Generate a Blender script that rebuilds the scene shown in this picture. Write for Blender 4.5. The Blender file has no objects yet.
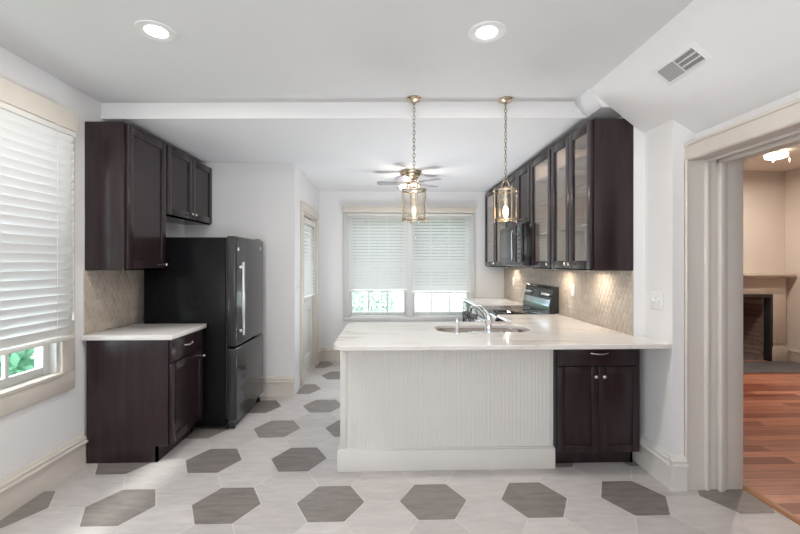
import bpy, bmesh, math, random
from math import pi, sin, cos, radians as R, atan
from mathutils import Vector as V, Matrix as M4
random.seed(7)
sc = bpy.context.scene
COL = sc.collection

# ------------------------------------------------------------------ camera
cd = bpy.data.cameras.new('camera'); cam = bpy.data.objects.new('camera', cd); COL.objects.link(cam)
cd.sensor_width = 36; cd.lens = 393 / 800 * 36; cd.shift_y = -0.005; cd.clip_start = .02
cam.location = (0, 0, 1.425); cam.rotation_euler = (pi / 2, 0, -atan(12 / 393)); sc.camera = cam
# ------------------------------------------------------------------ world, lights, exposure
w = bpy.data.worlds.new('sky'); sc.world = w; w.use_nodes = True
bg = w.node_tree.nodes['Background']; bg.inputs[0].default_value = (.86, .92, 1, 1); bg.inputs[1].default_value = 5.5
def lamp(kind, name, loc, energy, color=(1, 1, 1), rot=(0, 0, 0), **kw):
    l = bpy.data.lights.new(name, kind); l.energy = energy; l.color = color
    for k, v in kw.items(): setattr(l, k, v)
    o = bpy.data.objects.new(name, l); o.location = loc; o.rotation_euler = rot; COL.objects.link(o); return o
# added fill light behind the camera, brightening the surfaces that face it
lamp('AREA', 'rear_fill', (-.2, -1.9, 1.5), 30, (.93, .96, 1), (pi / 2, 0, 0), shape='RECTANGLE', size=3.2, size_y=1.7)
# added uplight behind the camera, thrown up to brighten the near ceiling
lamp('AREA', 'rear_up_fill', (-.2, -1.2, .7), 62, (.94, .97, 1), (R(180), 0, 0), shape='RECTANGLE', size=2.2, size_y=1.0)
# added area light over the yard, brightening the kitchen floor through the lower panes
lamp('AREA', 'yard_fill', (-.4, 8.3, 3.5), 240, (.84, .92, 1), (R(-46), 0, 0), shape='RECTANGLE', size=3.0, size_y=1.6)
# added light hidden behind the peninsula, thrown up to brighten the kitchen ceiling
lamp('AREA', 'kitchen_up_fill', (.55, 4.15, .30), 25, (.90, .94, 1), (R(180), 0, 0), shape='RECTANGLE', size=.8, size_y=.8)
lamp('SUN', 'sun', (0, 9, 8), 4.0, (1, .97, .92), (R(38), 0, R(-60)), angle=R(12))
sc.view_settings.view_transform = 'Standard'; sc.view_settings.look = 'None'
sc.view_settings.gamma = 1; sc.view_settings.use_curve_mapping = False
sc.view_settings.exposure = 0.18
sc.cycles.max_bounces = 10; sc.cycles.transparent_max_bounces = 16
sc.cycles.sample_clamp_indirect = 6

# ------------------------------------------------------------------ materials
def mat(name, color, rough=.5, metal=0, spec=.5, coat=0, noise=0, nscale=8, stretch=(1, 1, 1), bump=0, bscale=60, emit=0, emcol=None, trans=0, color2=None, detail=4, croug=.1):
    m = bpy.data.materials.new(name); m.use_nodes = True
    nt = m.node_tree; b = nt.nodes['Principled BSDF']
    b.inputs['Base Color'].default_value = (*color, 1); b.inputs['Roughness'].default_value = rough
    b.inputs['Metallic'].default_value = metal; b.inputs['Specular IOR Level'].default_value = spec
    b.inputs['Coat Weight'].default_value = coat; b.inputs['Coat Roughness'].default_value = croug
    b.inputs['Transmission Weight'].default_value = trans
    if emit:
        b.inputs['Emission Color'].default_value = (*(emcol or color), 1); b.inputs['Emission Strength'].default_value = emit
    if noise or bump:
        tc = nt.nodes.new('ShaderNodeTexCoord'); mp = nt.nodes.new('ShaderNodeMapping')
        mp.inputs['Scale'].default_value = stretch; nt.links.new(tc.outputs['Object'], mp.inputs[0])
    if noise:
        n = nt.nodes.new('ShaderNodeTexNoise'); n.inputs['Scale'].default_value = nscale; n.inputs['Detail'].default_value = detail
        nt.links.new(mp.outputs[0], n.inputs['Vector'])
        r = nt.nodes.new('ShaderNodeValToRGB'); nt.links.new(n.outputs[0], r.inputs[0])
        c2 = color2 or tuple(c * (1 - noise) for c in color)
        c1 = color if color2 else tuple(min(1, c * (1 + noise)) for c in color)
        r.color_ramp.elements[0].position = .3; r.color_ramp.elements[1].position = .7
        r.color_ramp.elements[0].color = (*c2, 1); r.color_ramp.elements[1].color = (*c1, 1)
        nt.links.new(r.outputs[0], b.inputs['Base Color'])
    if bump:
        n2 = nt.nodes.new('ShaderNodeTexNoise'); n2.inputs['Scale'].default_value = bscale; n2.inputs['Detail'].default_value = 3
        nt.links.new(mp.outputs[0], n2.inputs['Vector'])
        bp = nt.nodes.new('ShaderNodeBump'); bp.inputs['Strength'].default_value = bump; bp.inputs['Distance'].default_value = .002
        nt.links.new(n2.outputs[0], bp.inputs['Height']); nt.links.new(bp.outputs[0], b.inputs['Normal'])
    return m
WALL = mat('wall_paint', (.79, .785, .785), .7, spec=.25, noise=.012, nscale=3, bump=.08, bscale=150)
WALL2 = mat('side_room_paint', (.78, .72, .65), .7, spec=.2, noise=.015, nscale=3, bump=.08, bscale=150)
CEIL2 = mat('kitchen_ceiling_lightened', (.80, .805, .81), .8, spec=.15, noise=.01, nscale=2, bump=.08, bscale=120)  # ceiling colour raised to stand for bounced light on it
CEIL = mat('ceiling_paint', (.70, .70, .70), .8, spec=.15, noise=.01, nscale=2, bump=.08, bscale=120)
TRIM = mat('cream_trim_paint', (.67, .62, .555), .4, noise=.02, nscale=6)
TRIMG = mat('greige_trim_paint', (.69, .65, .60), .42, noise=.02, nscale=6)
BBW = mat('pale_baseboard_paint', (.72, .70, .67), .42, noise=.015, nscale=5)
CASE = mat('pale_grey_casing_paint', (.62, .605, .58), .42, noise=.015, nscale=5)
PANEL = mat('white_panel_paint', (.72, .705, .67), .42, noise=.015, nscale=5)
WINW = mat('white_window_paint', (.62, .62, .60), .4, noise=.02, nscale=9)
WOOD = mat('espresso_wood', (.0265, .0160, .0180), .24, spec=.32, coat=.12, noise=.20, nscale=5, stretch=(7, 7, .7), bump=.03, bscale=30, croug=.12)
WOODIN = mat('cabinet_interior', (.74, .63, .56), .5, noise=.06, nscale=5, stretch=(5, 5, .7))
KICK = mat('black_kick', (.012, .008, .009), .5, noise=.1)
BLACK = mat('black_gloss', (.012, .012, .013), .12, spec=.55, coat=.3, noise=.06, nscale=3)
BLACKS = mat('black_fridge_side', (.005, .005, .006), .22, spec=.16, noise=.08, nscale=3, bump=.06, bscale=260)
FRDOOR = mat('black_steel_door', (.035, .034, .034), .13, spec=.5, metal=.15, noise=.05, nscale=3, stretch=(1, 1, 12))
STEEL = mat('brushed_steel', (.62, .62, .63), .25, metal=1, noise=.05, nscale=20, stretch=(1, 1, 10))
CHROME = mat('chrome', (.82, .83, .85), .07, metal=1, noise=.02)
NICKEL = mat('satin_nickel', (.78, .74, .68), .2, metal=1, noise=.03)
BRASS = mat('antique_brass', (.62, .52, .38), .22, metal=1, noise=.1, nscale=20)
CHAINM = mat('bronze_chain', (.36, .30, .22), .3, metal=1, noise=.1, nscale=20)
PLATE = mat('white_plastic', (.80, .80, .79), .3, noise=.01)
DARKP = mat('dark_slot', (.05, .05, .05), .5, noise=.05)
BLADE = mat('fan_blade_paint', (.34, .33, .37), .4, noise=.05)
QUARTZ = mat('white_quartz', (.78, .76, .74), .15, spec=.5, noise=.03, nscale=14)
VENTW = mat('vent_white', (.66, .65, .64), .45, noise=.02)
BEDARK = mat('vent_dark', (.05, .05, .05), .6, noise=.05)
GROUT = mat('floor_grout', (.65, .62, .59), .8, noise=.06, nscale=30)
STONE = mat('slate_hearth', (.16, .16, .17), .5, noise=.3, nscale=9, bump=.3, bscale=20)
BULB = mat('lit_bulb', (1, .8, .5), .3, emit=28, emcol=(1, .72, .40))
BULB2 = mat('dim_bulb', (.9, .82, .7), .3, emit=.7, emcol=(1, .85, .65))
LENS = mat('recessed_lens', (1, .95, .9), .5, emit=9, emcol=(1, .93, .86))
PUCK = mat('puck_lens', (1, .9, .8), .5, emit=10, emcol=(1, .86, .70))
SHADE = mat('side_room_glass_shade', (1, .95, .9), .5, emit=3, emcol=(1, .90, .78))
LEAF = mat('leaf_green', (.055, .13, .065), .5, noise=.4, nscale=3)
BARK = mat('bark', (.12, .08, .05), .8, noise=.3, nscale=10)
LEAF2 = mat('overexposed_leaf', (.42, .52, .44), .5, noise=.25, nscale=3)  # leaf colour lightened to stand for outdoor overexposure
LAWN = mat('lawn', (.22, .30, .14), .9, noise=.3, nscale=4, bump=.5, bscale=40)
SIDING = mat('white_siding', (.8, .8, .8), .6, noise=.02)
FABRICW = mat('blind_cord', (.7, .68, .66), .8, noise=.03)
SOAPST = mat('sink_steel', (.34, .30, .27), .3, metal=.6, noise=.05)

def tile_mat(name, base, var, rough):
    m = bpy.data.materials.new(name); m.use_nodes = True; nt = m.node_tree; b = nt.nodes['Principled BSDF']; L = nt.links
    tc = nt.nodes.new('ShaderNodeTexCoord')
    at = nt.nodes.new('ShaderNodeAttribute'); at.attribute_name = 'tone'
    vm = nt.nodes.new('ShaderNodeVectorMath'); vm.operation = 'MULTIPLY_ADD'
    vm.inputs[1].default_value = (1, 1, 1); L.new(tc.outputs['Object'], vm.inputs[0])
    sc_ = nt.nodes.new('ShaderNodeVectorMath'); sc_.operation = 'SCALE'; sc_.inputs['Scale'].default_value = 37
    L.new(at.outputs['Vector'], sc_.inputs[0]); L.new(sc_.outputs[0], vm.inputs[2])
    mp = nt.nodes.new('ShaderNodeMapping'); mp.inputs['Scale'].default_value = (3, 14, 3); mp.inputs['Rotation'].default_value = (0, 0, .35); L.new(vm.outputs[0], mp.inputs[0])
    n = nt.nodes.new('ShaderNodeTexNoise'); n.inputs['Scale'].default_value = 2.2; n.inputs['Detail'].default_value = 7; n.inputs['Roughness'].default_value = .65; L.new(mp.outputs[0], n.inputs['Vector'])
    mr = nt.nodes.new('ShaderNodeMapRange'); mr.inputs[1].default_value = .25; mr.inputs[2].default_value = .75; mr.inputs[3].default_value = 1 - var; mr.inputs[4].default_value = 1 + var; L.new(n.outputs[0], mr.inputs[0])
    mr2 = nt.nodes.new('ShaderNodeMapRange'); mr2.inputs[3].default_value = 1 - var * .7; mr2.inputs[4].default_value = 1 + var * .7; L.new(at.outputs['Fac'], mr2.inputs[0])
    mu = nt.nodes.new('ShaderNodeMath'); mu.operation = 'MULTIPLY'; L.new(mr.outputs[0], mu.inputs[0]); L.new(mr2.outputs[0], mu.inputs[1])
    cs = nt.nodes.new('ShaderNodeVectorMath'); cs.operation = 'SCALE'; cs.inputs[0].default_value = base; L.new(mu.outputs[0], cs.inputs['Scale'])
    L.new(cs.outputs[0], b.inputs['Base Color']); b.inputs['Roughness'].default_value = rough; b.inputs['Specular IOR Level'].default_value = .4
    return m
HEXL = tile_mat('pale_hex_tile', (.57, .533, .52), .13, .42)
HEXD = tile_mat('taupe_hex_tile', (.235, .208, .195), .28, .42)
SPLASH = tile_mat('greige_picket_tile', (.47, .405, .34), .10, .22)

def marble(name):
    m = bpy.data.materials.new(name); m.use_nodes = True; nt = m.node_tree; b = nt.nodes['Principled BSDF']; L = nt.links
    tc = nt.nodes.new('ShaderNodeTexCoord'); mp = nt.nodes.new('ShaderNodeMapping'); mp.inputs['Rotation'].default_value = (0, 0, R(28)); mp.inputs['Scale'].default_value = (.7, 2.4, 1)
    L.new(tc.outputs['Object'], mp.inputs[0])
    n = nt.nodes.new('ShaderNodeTexNoise'); n.inputs['Scale'].default_value = 1.3; n.inputs['Detail'].default_value = 8; n.inputs['Distortion'].default_value = 1.1; L.new(mp.outputs[0], n.inputs['Vector'])
    r = nt.nodes.new('ShaderNodeValToRGB'); L.new(n.outputs[0], r.inputs[0]); e = r.color_ramp.elements
    e[0].position = .30; e[0].color = (.66, .61, .56, 1); e[1].position = .72; e[1].color = (.58, .53, .49, 1)
    for p_, c in ((.40, (.76, .73, .70)), (.475, (.72, .68, .64)), (.50, (.54, .48, .42)), (.52, (.74, .71, .68)), (.60, (.77, .75, .72))):
        q = e.new(p_); q.color = (*c, 1)
    n2 = nt.nodes.new('ShaderNodeTexNoise'); n2.inputs['Scale'].default_value = 3.0; n2.inputs['Detail'].default_value = 3; L.new(tc.outputs['Object'], n2.inputs['Vector'])
    mx = nt.nodes.new('ShaderNodeMix'); mx.data_type = 'RGBA'; mx.inputs[7].default_value = (.76, .735, .71, 1)
    mr = nt.nodes.new('ShaderNodeMapRange'); mr.inputs[1].default_value = .38; mr.inputs[2].default_value = .6; L.new(n2.outputs[0], mr.inputs[0])
    L.new(mr.outputs[0], mx.inputs[0]); L.new(r.outputs[0], mx.inputs[6]); L.new(mx.outputs[2], b.inputs['Base Color'])
    b.inputs['Roughness'].default_value = .13; b.inputs['Specular IOR Level'].default_value = .5
    return m
MARBLE = marble('veined_marble')

def glass(name, tint=(1, 1, 1), ior=1.5, rough=0.0, boost=1.0):
    m = bpy.data.materials.new(name); m.use_nodes = True; nt = m.node_tree; nt.nodes.clear(); L = nt.links
    out = nt.nodes.new('ShaderNodeOutputMaterial'); mx = nt.nodes.new('ShaderNodeMixShader')
    t = nt.nodes.new('ShaderNodeBsdfTransparent'); t.inputs[0].default_value = (*tint, 1)
    g = nt.nodes.new('ShaderNodeBsdfGlossy'); g.inputs['Roughness'].default_value = rough
    f = nt.nodes.new('ShaderNodeLayerWeight'); f.inputs[0].default_value = .5
    pw = nt.nodes.new('ShaderNodeMath'); pw.operation = 'POWER'; pw.inputs[1].default_value = 4; L.new(f.outputs['Facing'], pw.inputs[0])
    mu = nt.nodes.new('ShaderNodeMath'); mu.operation = 'MULTIPLY_ADD'; mu.inputs[1].default_value = .8 * boost; mu.inputs[2].default_value = .035 * boost; mu.use_clamp = True
    L.new(pw.outputs[0], mu.inputs[0]); L.new(mu.outputs[0], mx.inputs[0]); L.new(t.outputs[0], mx.inputs[1]); L.new(g.outputs[0], mx.inputs[2]); L.new(mx.outputs[0], out.inputs[0])
    return m
GLASS = glass('window_glass', (.95, .98, .98)); CGLASS = glass('cabinet_glass', (.93, .93, .92), 1.6, .02, 1.3); LGLASS = glass('lantern_glass', (1, .99, .97), 1.6, .03, 1.0)

def slat_mat():
    m = bpy.data.materials.new('blind_slat_white'); m.use_nodes = True; nt = m.node_tree; b = nt.nodes['Principled BSDF']; L = nt.links
    b.inputs['Base Color'].default_value = (.78, .775, .77, 1); b.inputs['Roughness'].default_value = .4
    out = [n for n in nt.nodes if n.type == 'OUTPUT_MATERIAL'][0]
    tr = nt.nodes.new('ShaderNodeBsdfTranslucent'); tr.inputs[0].default_value = (.86, .85, .85, 1)
    mx = nt.nodes.new('ShaderNodeMixShader'); mx.inputs[0].default_value = .04
    L.new(b.outputs[0], mx.inputs[1]); L.new(tr.outputs[0], mx.inputs[2]); L.new(mx.outputs[0], out.inputs[0])
    return m
SLAT = slat_mat()

def brick_mat(name, c1, c2, mortar, scale, wdt, hgt, rough=.8, mort=.02, rot=(0, 0, 0), offset=.5, sq=1):
    m = bpy.data.materials.new(name); m.use_nodes = True; nt = m.node_tree; b = nt.nodes['Principled BSDF']; L = nt.links
    tc = nt.nodes.new('ShaderNodeTexCoord'); mp = nt.nodes.new('ShaderNodeMapping'); mp.inputs['Rotation'].default_value = rot; L.new(tc.outputs['Object'], mp.inputs[0])
    k = nt.nodes.new('ShaderNodeTexBrick'); k.inputs['Color1'].default_value = (*c1, 1); k.inputs['Color2'].default_value = (*c2, 1); k.inputs['Mortar'].default_value = (*mortar, 1)
    k.inputs['Scale'].default_value = scale; k.inputs['Brick Width'].default_value = wdt; k.inputs['Row Height'].default_value = hgt; k.inputs['Mortar Size'].default_value = mort; k.offset = offset
    L.new(mp.outputs[0], k.inputs['Vector'])
    n = nt.nodes.new('ShaderNodeTexNoise'); n.inputs['Scale'].default_value = 7; n.inputs['Detail'].default_value = 5
    mp2 = nt.nodes.new('ShaderNodeMapping'); mp2.inputs['Scale'].default_value = (.6, 6, 3); L.new(tc.outputs['Object'], mp2.inputs[0]); L.new(mp2.outputs[0], n.inputs['Vector'])
    mr = nt.nodes.new('ShaderNodeMapRange'); mr.inputs[3].default_value = .55; mr.inputs[4].default_value = 1.5; L.new(n.outputs[0], mr.inputs[0])
    cs = nt.nodes.new('ShaderNodeVectorMath'); cs.operation = 'SCALE'; L.new(k.outputs[0], cs.inputs[0]); L.new(mr.outputs[0], cs.inputs['Scale'])
    L.new(cs.outputs[0], b.inputs['Base Color']); b.inputs['Roughness'].default_value = rough
    return m
PLANK = brick_mat('red_oak_planks', (.32, .10, .065), (.74, .34, .22), (.03, .012, .01), 1, 1.1, .09, .30, .0018, offset=.37)
FBRICK = brick_mat('firebox_brick', (.13, .065, .048), (.30, .23, .19), (.12, .11, .10), 1, .20, .068, .85, .007, rot=(pi / 2, 0, 0))
YBRICK = brick_mat('garden_brick', (.42, .16, .14), (.55, .26, .23), (.5, .45, .42), 1, .22, .075, .85, .01, rot=(pi / 2, 0, pi / 2))

# ------------------------------------------------------------------ mesh helpers
def wloc(o):
    p = V((0, 0, 0))
    while o: p += o.location; o = o.parent
    return p
class MB:
    def __init__(s, T=None): s.bm = bmesh.new(); s.T = T or M4.Identity(4)
    def _add(s, bm2, T=None, sm=False):
        for f in bm2.faces: f.smooth = sm
        me = bpy.data.meshes.new('tmp'); bm2.to_mesh(me); bm2.free()
        me.transform(s.T @ (T or M4.Identity(4))); 
        if (s.T @ (T or M4.Identity(4))).determinant() < 0: me.flip_normals()
        s.bm.from_mesh(me); bpy.data.meshes.remove(me)
    def box(s, x0, x1, y0, y1, z0, z1, bev=0, seg=2, mi=0):
        b = bmesh.new(); x0, x1 = min(x0, x1), max(x0, x1); y0, y1 = min(y0, y1), max(y0, y1); z0, z1 = min(z0, z1), max(z0, z1)
        bmesh.ops.create_cube(b, size=1)
        for v in b.verts: v.co = V(((x0 + x1) / 2 + v.co.x * (x1 - x0), (y0 + y1) / 2 + v.co.y * (y1 - y0), (z0 + z1) / 2 + v.co.z * (z1 - z0)))
        if bev:
            bev = min(bev, .45 * min(x1 - x0, y1 - y0, z1 - z0))
            bmesh.ops.bevel(b, geom=b.edges[:], offset=bev, segments=seg, affect='EDGES', profile=.5)
        for f in b.faces: f.material_index = mi
        s._add(b); return s
    def poly(s, pts, faces, mi=0):
        b = bmesh.new(); vs = [b.verts.new(p) for p in pts]
        for f in faces: b.faces.new([vs[i] for i in f]).material_index = mi
        bmesh.ops.recalc_face_normals(b, faces=b.faces[:]); s._add(b); return s
    def prism(s, pts2, axis, a0, a1):
        # pts2 polygon in the two remaining axes (cyclic order), extruded along axis from a0 to a1
        def mk(p, a):
            return {0: (a, p[0], p[1]), 1: (p[0], a, p[1]), 2: (p[0], p[1], a)}[axis]
        n = len(pts2); P = [mk(p, a0) for p in pts2] + [mk(p, a1) for p in pts2]
        F = [list(range(n)), list(range(2 * n - 1, n - 1, -1))] + [[i, (i + 1) % n, n + (i + 1) % n, n + i] for i in range(n)]
        return s.poly(P, F)
    def lathe(s, prof, loc=(0, 0, 0), axis='Z', n=24):
        b = bmesh.new(); rings = []
        for r, z in prof:
            if r < 1e-5: rings.append([b.verts.new((0, 0, z))])
            else: rings.append([b.verts.new((r * cos(2 * pi * k / n), r * sin(2 * pi * k / n), z)) for k in range(n)])
        for a, c in zip(rings, rings[1:]):
            for k in range(n):
                k2 = (k + 1) % n
                f = [a[0], c[k], c[k2]] if len(a) == 1 and len(c) > 1 else [a[k], a[k2], c[0]] if len(c) == 1 and len(a) > 1 else [a[k], a[k2], c[k2], c[k]] if len(a) > 1 else None
                if f: b.faces.new(f)
        bmesh.ops.recalc_face_normals(b, faces=b.faces[:])
        T = M4.Translation(loc) @ {'Z': M4.Identity(4), 'X': M4.Rotation(pi / 2, 4, 'Y'), 'Y': M4.Rotation(-pi / 2, 4, 'X')}[axis]
        s._add(b, T, True); return s
    def tube(s, pts, r, n=10, closed=False):
        b = bmesh.new(); pts = [V(p) for p in pts]; rings = []; N = len(pts); up = V((0, 0, 1))
        rr = r if isinstance(r, (list, tuple)) else [r] * N
        for i, p in enumerate(pts):
            d = (pts[(i + 1) % N] - pts[i - 1]) if closed else (pts[min(i + 1, N - 1)] - pts[max(i - 1, 0)])
            d.normalize(); u = d.cross(up)
            if u.length < .05: u = d.cross(V((1, 0, 0)))
            u.normalize(); v = d.cross(u)
            rings.append([b.verts.new(p + rr[i] * (u * cos(2 * pi * k / n) + v * sin(2 * pi * k / n))) for k in range(n)])
        rg = list(zip(rings, rings[1:] + ([rings[0]] if closed else [])))
        if not closed: rg = rg[:N - 1]
        for a, c in rg:
            for k in range(n): b.faces.new([a[k], a[(k + 1) % n], c[(k + 1) % n], c[k]])
        if not closed: b.faces.new(rings[0]); b.faces.new(rings[-1])
        bmesh.ops.recalc_face_normals(b, faces=b.faces[:]); s._add(b, None, True); return s
    def build(s, name, m, parent=None, label=None, smooth=True, recenter=True):
        me = bpy.data.meshes.new(name); s.bm.normal_update(); s.bm.to_mesh(me); s.bm.free()
        for mm in (m if isinstance(m, (list, tuple)) else [m]): me.materials.append(mm)
        if smooth: me.set_sharp_from_angle(angle=R(50))
        o = bpy.data.objects.new(name, me); COL.objects.link(o)
        if parent:
            o.parent = parent; me.transform(M4.Translation(-wloc(parent)))
        elif recenter:
            xs = [v.co for v in me.vertices]
            c = V(((min(v.x for v in xs) + max(v.x for v in xs)) / 2, (min(v.y for v in xs) + max(v.y for v in xs)) / 2, min(v.z for v in xs)))
            me.transform(M4.Translation(-c)); o.location = c
        if label: o['label'] = label
        return o
def tag(o, label, cat, group=None, kind=None):
    o['label'] = label; o['category'] = cat
    if group: o['group'] = group
    if kind: o['kind'] = kind
    return o
def thing(name, loc, label, cat, group=None):
    o = bpy.data.objects.new(name, None); o.location = loc; o.empty_display_size = .1; COL.objects.link(o); return tag(o, label, cat, group)
def struct(o, label=None, cat=None):
    o['kind'] = 'structure'
    if label: o['label'] = label
    if cat: o['category'] = cat
    return o
def sthing(name, loc, label, cat):
    o = thing(name, loc, label, cat); o['kind'] = 'structure'; return o
def copy_tree(o, parent=None):
    c = o.copy(); COL.objects.link(c)
    if parent: c.parent = parent
    for ch in list(o.children): copy_tree(ch, c)
    return c
def frame(origin, u, n):
    """local x = along the width (u), local y = outward (n), local z = up"""
    u = V(u); n = V(n); z = V((0, 0, 1)); o = V(origin)
    return M4(((u.x, n.x, z.x, o.x), (u.y, n.y, z.y, o.y), (u.z, n.z, z.z, o.z), (0, 0, 0, 1)))

# ================================================================== SETTING
XL, XB, XP, XD = -2.165, 1.72, 1.79, 1.94      # left wall, backsplash wall, pier face, doorway wall
YS, YP, YPART, YW = 2.70, 2.42, 4.245, 5.75    # step, pier front, partition, window wall
HC, HK0, HK1 = 2.635, 2.515, 2.468
YR = -2.1                                       # open back of the room (unseen, behind the camera)

# ---- hexagon floor
def clip(poly, f):
    out = []
    for i in range(len(poly)):
        a, b = poly[i], poly[(i + 1) % len(poly)]; fa, fb = f(a), f(b)
        if fa >= 0: out.append(a)
        if fa * fb < 0: t = fa / (fa - fb); out.append((a[0] + t * (b[0] - a[0]), a[1] + t * (b[1] - a[1])))
    return out
def hexfloor():
    bm = bmesh.new(); tone = bm.loops.layers.float_color.new('tone')
    def face(pts, z, mi, t):
        vs = [bm.verts.new((x, y, z)) for x, y in pts]; f = bm.faces.new(vs); f.material_index = mi
        if f.normal.z < 0 or True:
            f.normal_update()
            if f.normal.z < 0: f.normal_flip()
        for l in f.loops: l[tone] = (t, t, t, 1)
    x0, x1, y0, y1 = XL - .04, 2.25, YR, YW + .05
    face([(x0, y0), (x1, y0), (x1, y1), (x0, y1)], -.0015, 2, .5)
    a, hy = .204, .3545; g = .003
    for k in range(-8, 14):
        for n in range(-14, 12):
            cx = -.341 + .306 * k; cy = 2.349 + hy * (n + (.5 if k % 2 else 0))
            dark = (n % 3 == 0) if k % 2 == 0 else (n % 3 == 1)
            s = 1 - g / .177
            pts = [(cx + a * s * cos(R(60 * i)), cy + a * s * sin(R(60 * i)) * (hy / (a * math.sqrt(3)))) for i in range(6)]
            for f in (lambda p: p[0] - x0, lambda p: x1 - p[0], lambda p: p[1] - y0, lambda p: y1 - p[1]):
                pts = clip(pts, f)
                if len(pts) < 3: break
            if len(pts) >= 3: face(pts, 0, 1 if dark else 0, random.random())
    me = bpy.data.meshes.new('floor'); bm.to_mesh(me); bm.free()
    for m in (HEXL, HEXD, GROUT): me.materials.append(m)
    o = bpy.data.objects.new('floor', me); COL.objects.link(o); struct(o, 'pale and taupe hexagon tiled kitchen floor', 'floor')
hexfloor()
struct(MB().box(2.265, 6.1, YR, 6.2, -.05, .004).build('floor', PLANK, smooth=False, recenter=False), 'reddish plank floor of the room through the doorway', 'floor')
struct(MB().prism([(2.235, 0), (2.285, 0), (2.28, .012), (2.25, .014), (2.235, .004)], 1, YR, YP + .01).build('trim_1', mat('oak_threshold', (.42, .20, .10), .35, noise=.15, nscale=4, stretch=(6, .8, 1))), 'oak threshold strip in the doorway', 'threshold')

# ---- left wall with window opening
WZ0, WZ1, WH0, WH1 = 1.50, 2.655, .70, 2.31     # opening along Y and height
b = MB()
b.box(XL - .14, XL, YR, WZ0, 0, HC + .1).box(XL - .14, XL, WZ1, YPART + .12, 0, HC + .1)
b.box(XL - .14, XL, WZ0, WZ1, 0, WH0).box(XL - .14, XL, WZ0, WZ1, WH1, HC + .1)
struct(b.build('wall_left', WALL, smooth=False), 'white wall on the left', 'wall')
# partition facing the camera behind the refrigerator, and its return with the glazed door
struct(MB().box(XL, -1.0, YPART, YPART + .12, 0, HC).build('wall_partition', WALL, smooth=False), 'white wall behind the refrigerator', 'wall')
DY0, DY1, DH = 4.62, 5.47, 2.03
b = MB().box(-1.12, -1.0, YPART + .12, DY0, 0, HC).box(-1.12, -1.0, DY1, YW, 0, HC).box(-1.12, -1.0, DY0, DY1, DH, HC)
struct(b.build('wall_passage', WALL, smooth=False), 'white wall with the glazed door', 'wall')
# back wall with double window
BX0, BX1, BH0, BH1 = -.58, 1.215, .64, 2.15
b = MB().box(-1.12, BX0, YW, YW + .16, 0, HC).box(BX1, XB + .1, YW, YW + .16, 0, HC).box(BX0, BX1, YW, YW + .16, 0, BH0).box(BX0, BX1, YW, YW + .16, BH1, HC)
struct(b.build('wall_back', WALL, smooth=False), 'white back wall around the double window', 'wall')
# right wall: backsplash wall, pier, doorway wall
struct(MB().box(XB, 2.24, YS, YW + .16, .884, HC + .1).build('wall_right', WALL, smooth=False), 'right wall behind the wall cabinets', 'wall')
struct(MB().box(XP, 2.24, YS, 3.9, 0, .884).box(XB, 2.24, 3.9, YW + .16, 0, .884).build('wall_right', WALL, smooth=False), 'lower right wall behind the base cabinets', 'wall')
struct(MB().box(XP, 2.24, YP, YS, 0, HC + .1).build('wall_right', WALL, smooth=False), 'white right wall and pier beside the doorway', 'wall')
DOY = .95
struct(MB().box(XL - .14, 6.0, YR - .12, YR, 0, 2.95).build('wall_rear', WALL, smooth=False), 'white wall behind the camera', 'wall')
b = MB().box(XD, 2.24, DOY, YP, 2.175, HC + .1).box(XD, 2.24, YR, DOY, 0, HC + .1)
struct(b.build('wall_right', WALL, smooth=False), 'white wall over the cased opening', 'wall')
# ceiling
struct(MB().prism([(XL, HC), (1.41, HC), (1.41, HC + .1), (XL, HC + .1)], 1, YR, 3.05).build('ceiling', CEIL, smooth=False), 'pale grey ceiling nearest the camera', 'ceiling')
# sloped side of the ceiling (along Y), with its cut end over the cabinets
prof = [(1.41, HC), (1.51, 2.545), (1.72, 2.380), (1.79, 2.330), (1.945, 2.235)]
struct(MB().prism(prof + [(1.945, 2.9), (1.41, 2.9)], 1, YR, YS - .004).build('ceiling', mat('slope_paint', (.79, .785, .785), .75, spec=.2, noise=.01, nscale=3, bump=.08, bscale=150), smooth=False), 'sloping white ceiling along the right side', 'ceiling')
struct(MB().prism([(1.40, HC), (1.49, HK0), (1.49, 2.9), (1.40, 2.9)], 1, YS - .004, 2.93).build('ceiling', WALL, smooth=False), 'short slope above the wall cabinets', 'ceiling')
# kitchen ceiling: beam face skewed a little, then gently falling to the back
yl, yr = 3.05, 2.915
P = [(XL, yl, HK0), (1.49, yr, HK0), (1.49, YS, HK0), (XB + .1, YS, HK0), (XB + .1, YW, HK1), (XL, YW, HK1)]
b = MB(); n = len(P)
b.poly(P + [(x, y, 2.72) for x, y, z in P], [list(range(n))[::-1]] + [[i, (i + 1) % n, n + (i + 1) % n, n + i] for i in range(n)] + [list(range(n, 2 * n))])
struct(b.build('ceiling', CEIL2, smooth=False), 'lower kitchen ceiling beyond the beam', 'ceiling')
b = MB(); q = lambda o, z0, z1: [(XL, yl - o, z0), (1.40 + .00, yr - o, z0), (1.40, yr + .002, z0), (XL, yl + .002, z0), (XL, yl - o, z1), (1.40, yr - o, z1), (1.40, yr + .002, z1), (XL, yl + .002, z1)]
b.poly(q(.012, HK0, HC), [(0, 1, 2, 3), (4, 5, 6, 7), (0, 1, 5, 4), (1, 2, 6, 5), (2, 3, 7, 6), (3, 0, 4, 7)])
b.poly([(XL, yl - .022, HK0 - .004), (1.485, yr - .022, HK0 - .004), (1.485, yr + .004, HK0 - .004), (XL, yl + .004, HK0 - .004), (XL, yl - .022, HK0 + .018), (1.475, yr - .022, HK0 + .018), (1.475, yr + .004, HK0 + .018), (XL, yl + .004, HK0 + .018)],
       [(0, 1, 2, 3), (4, 5, 6, 7), (0, 1, 5, 4), (1, 2, 6, 5), (2, 3, 7, 6), (3, 0, 4, 7)])
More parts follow.
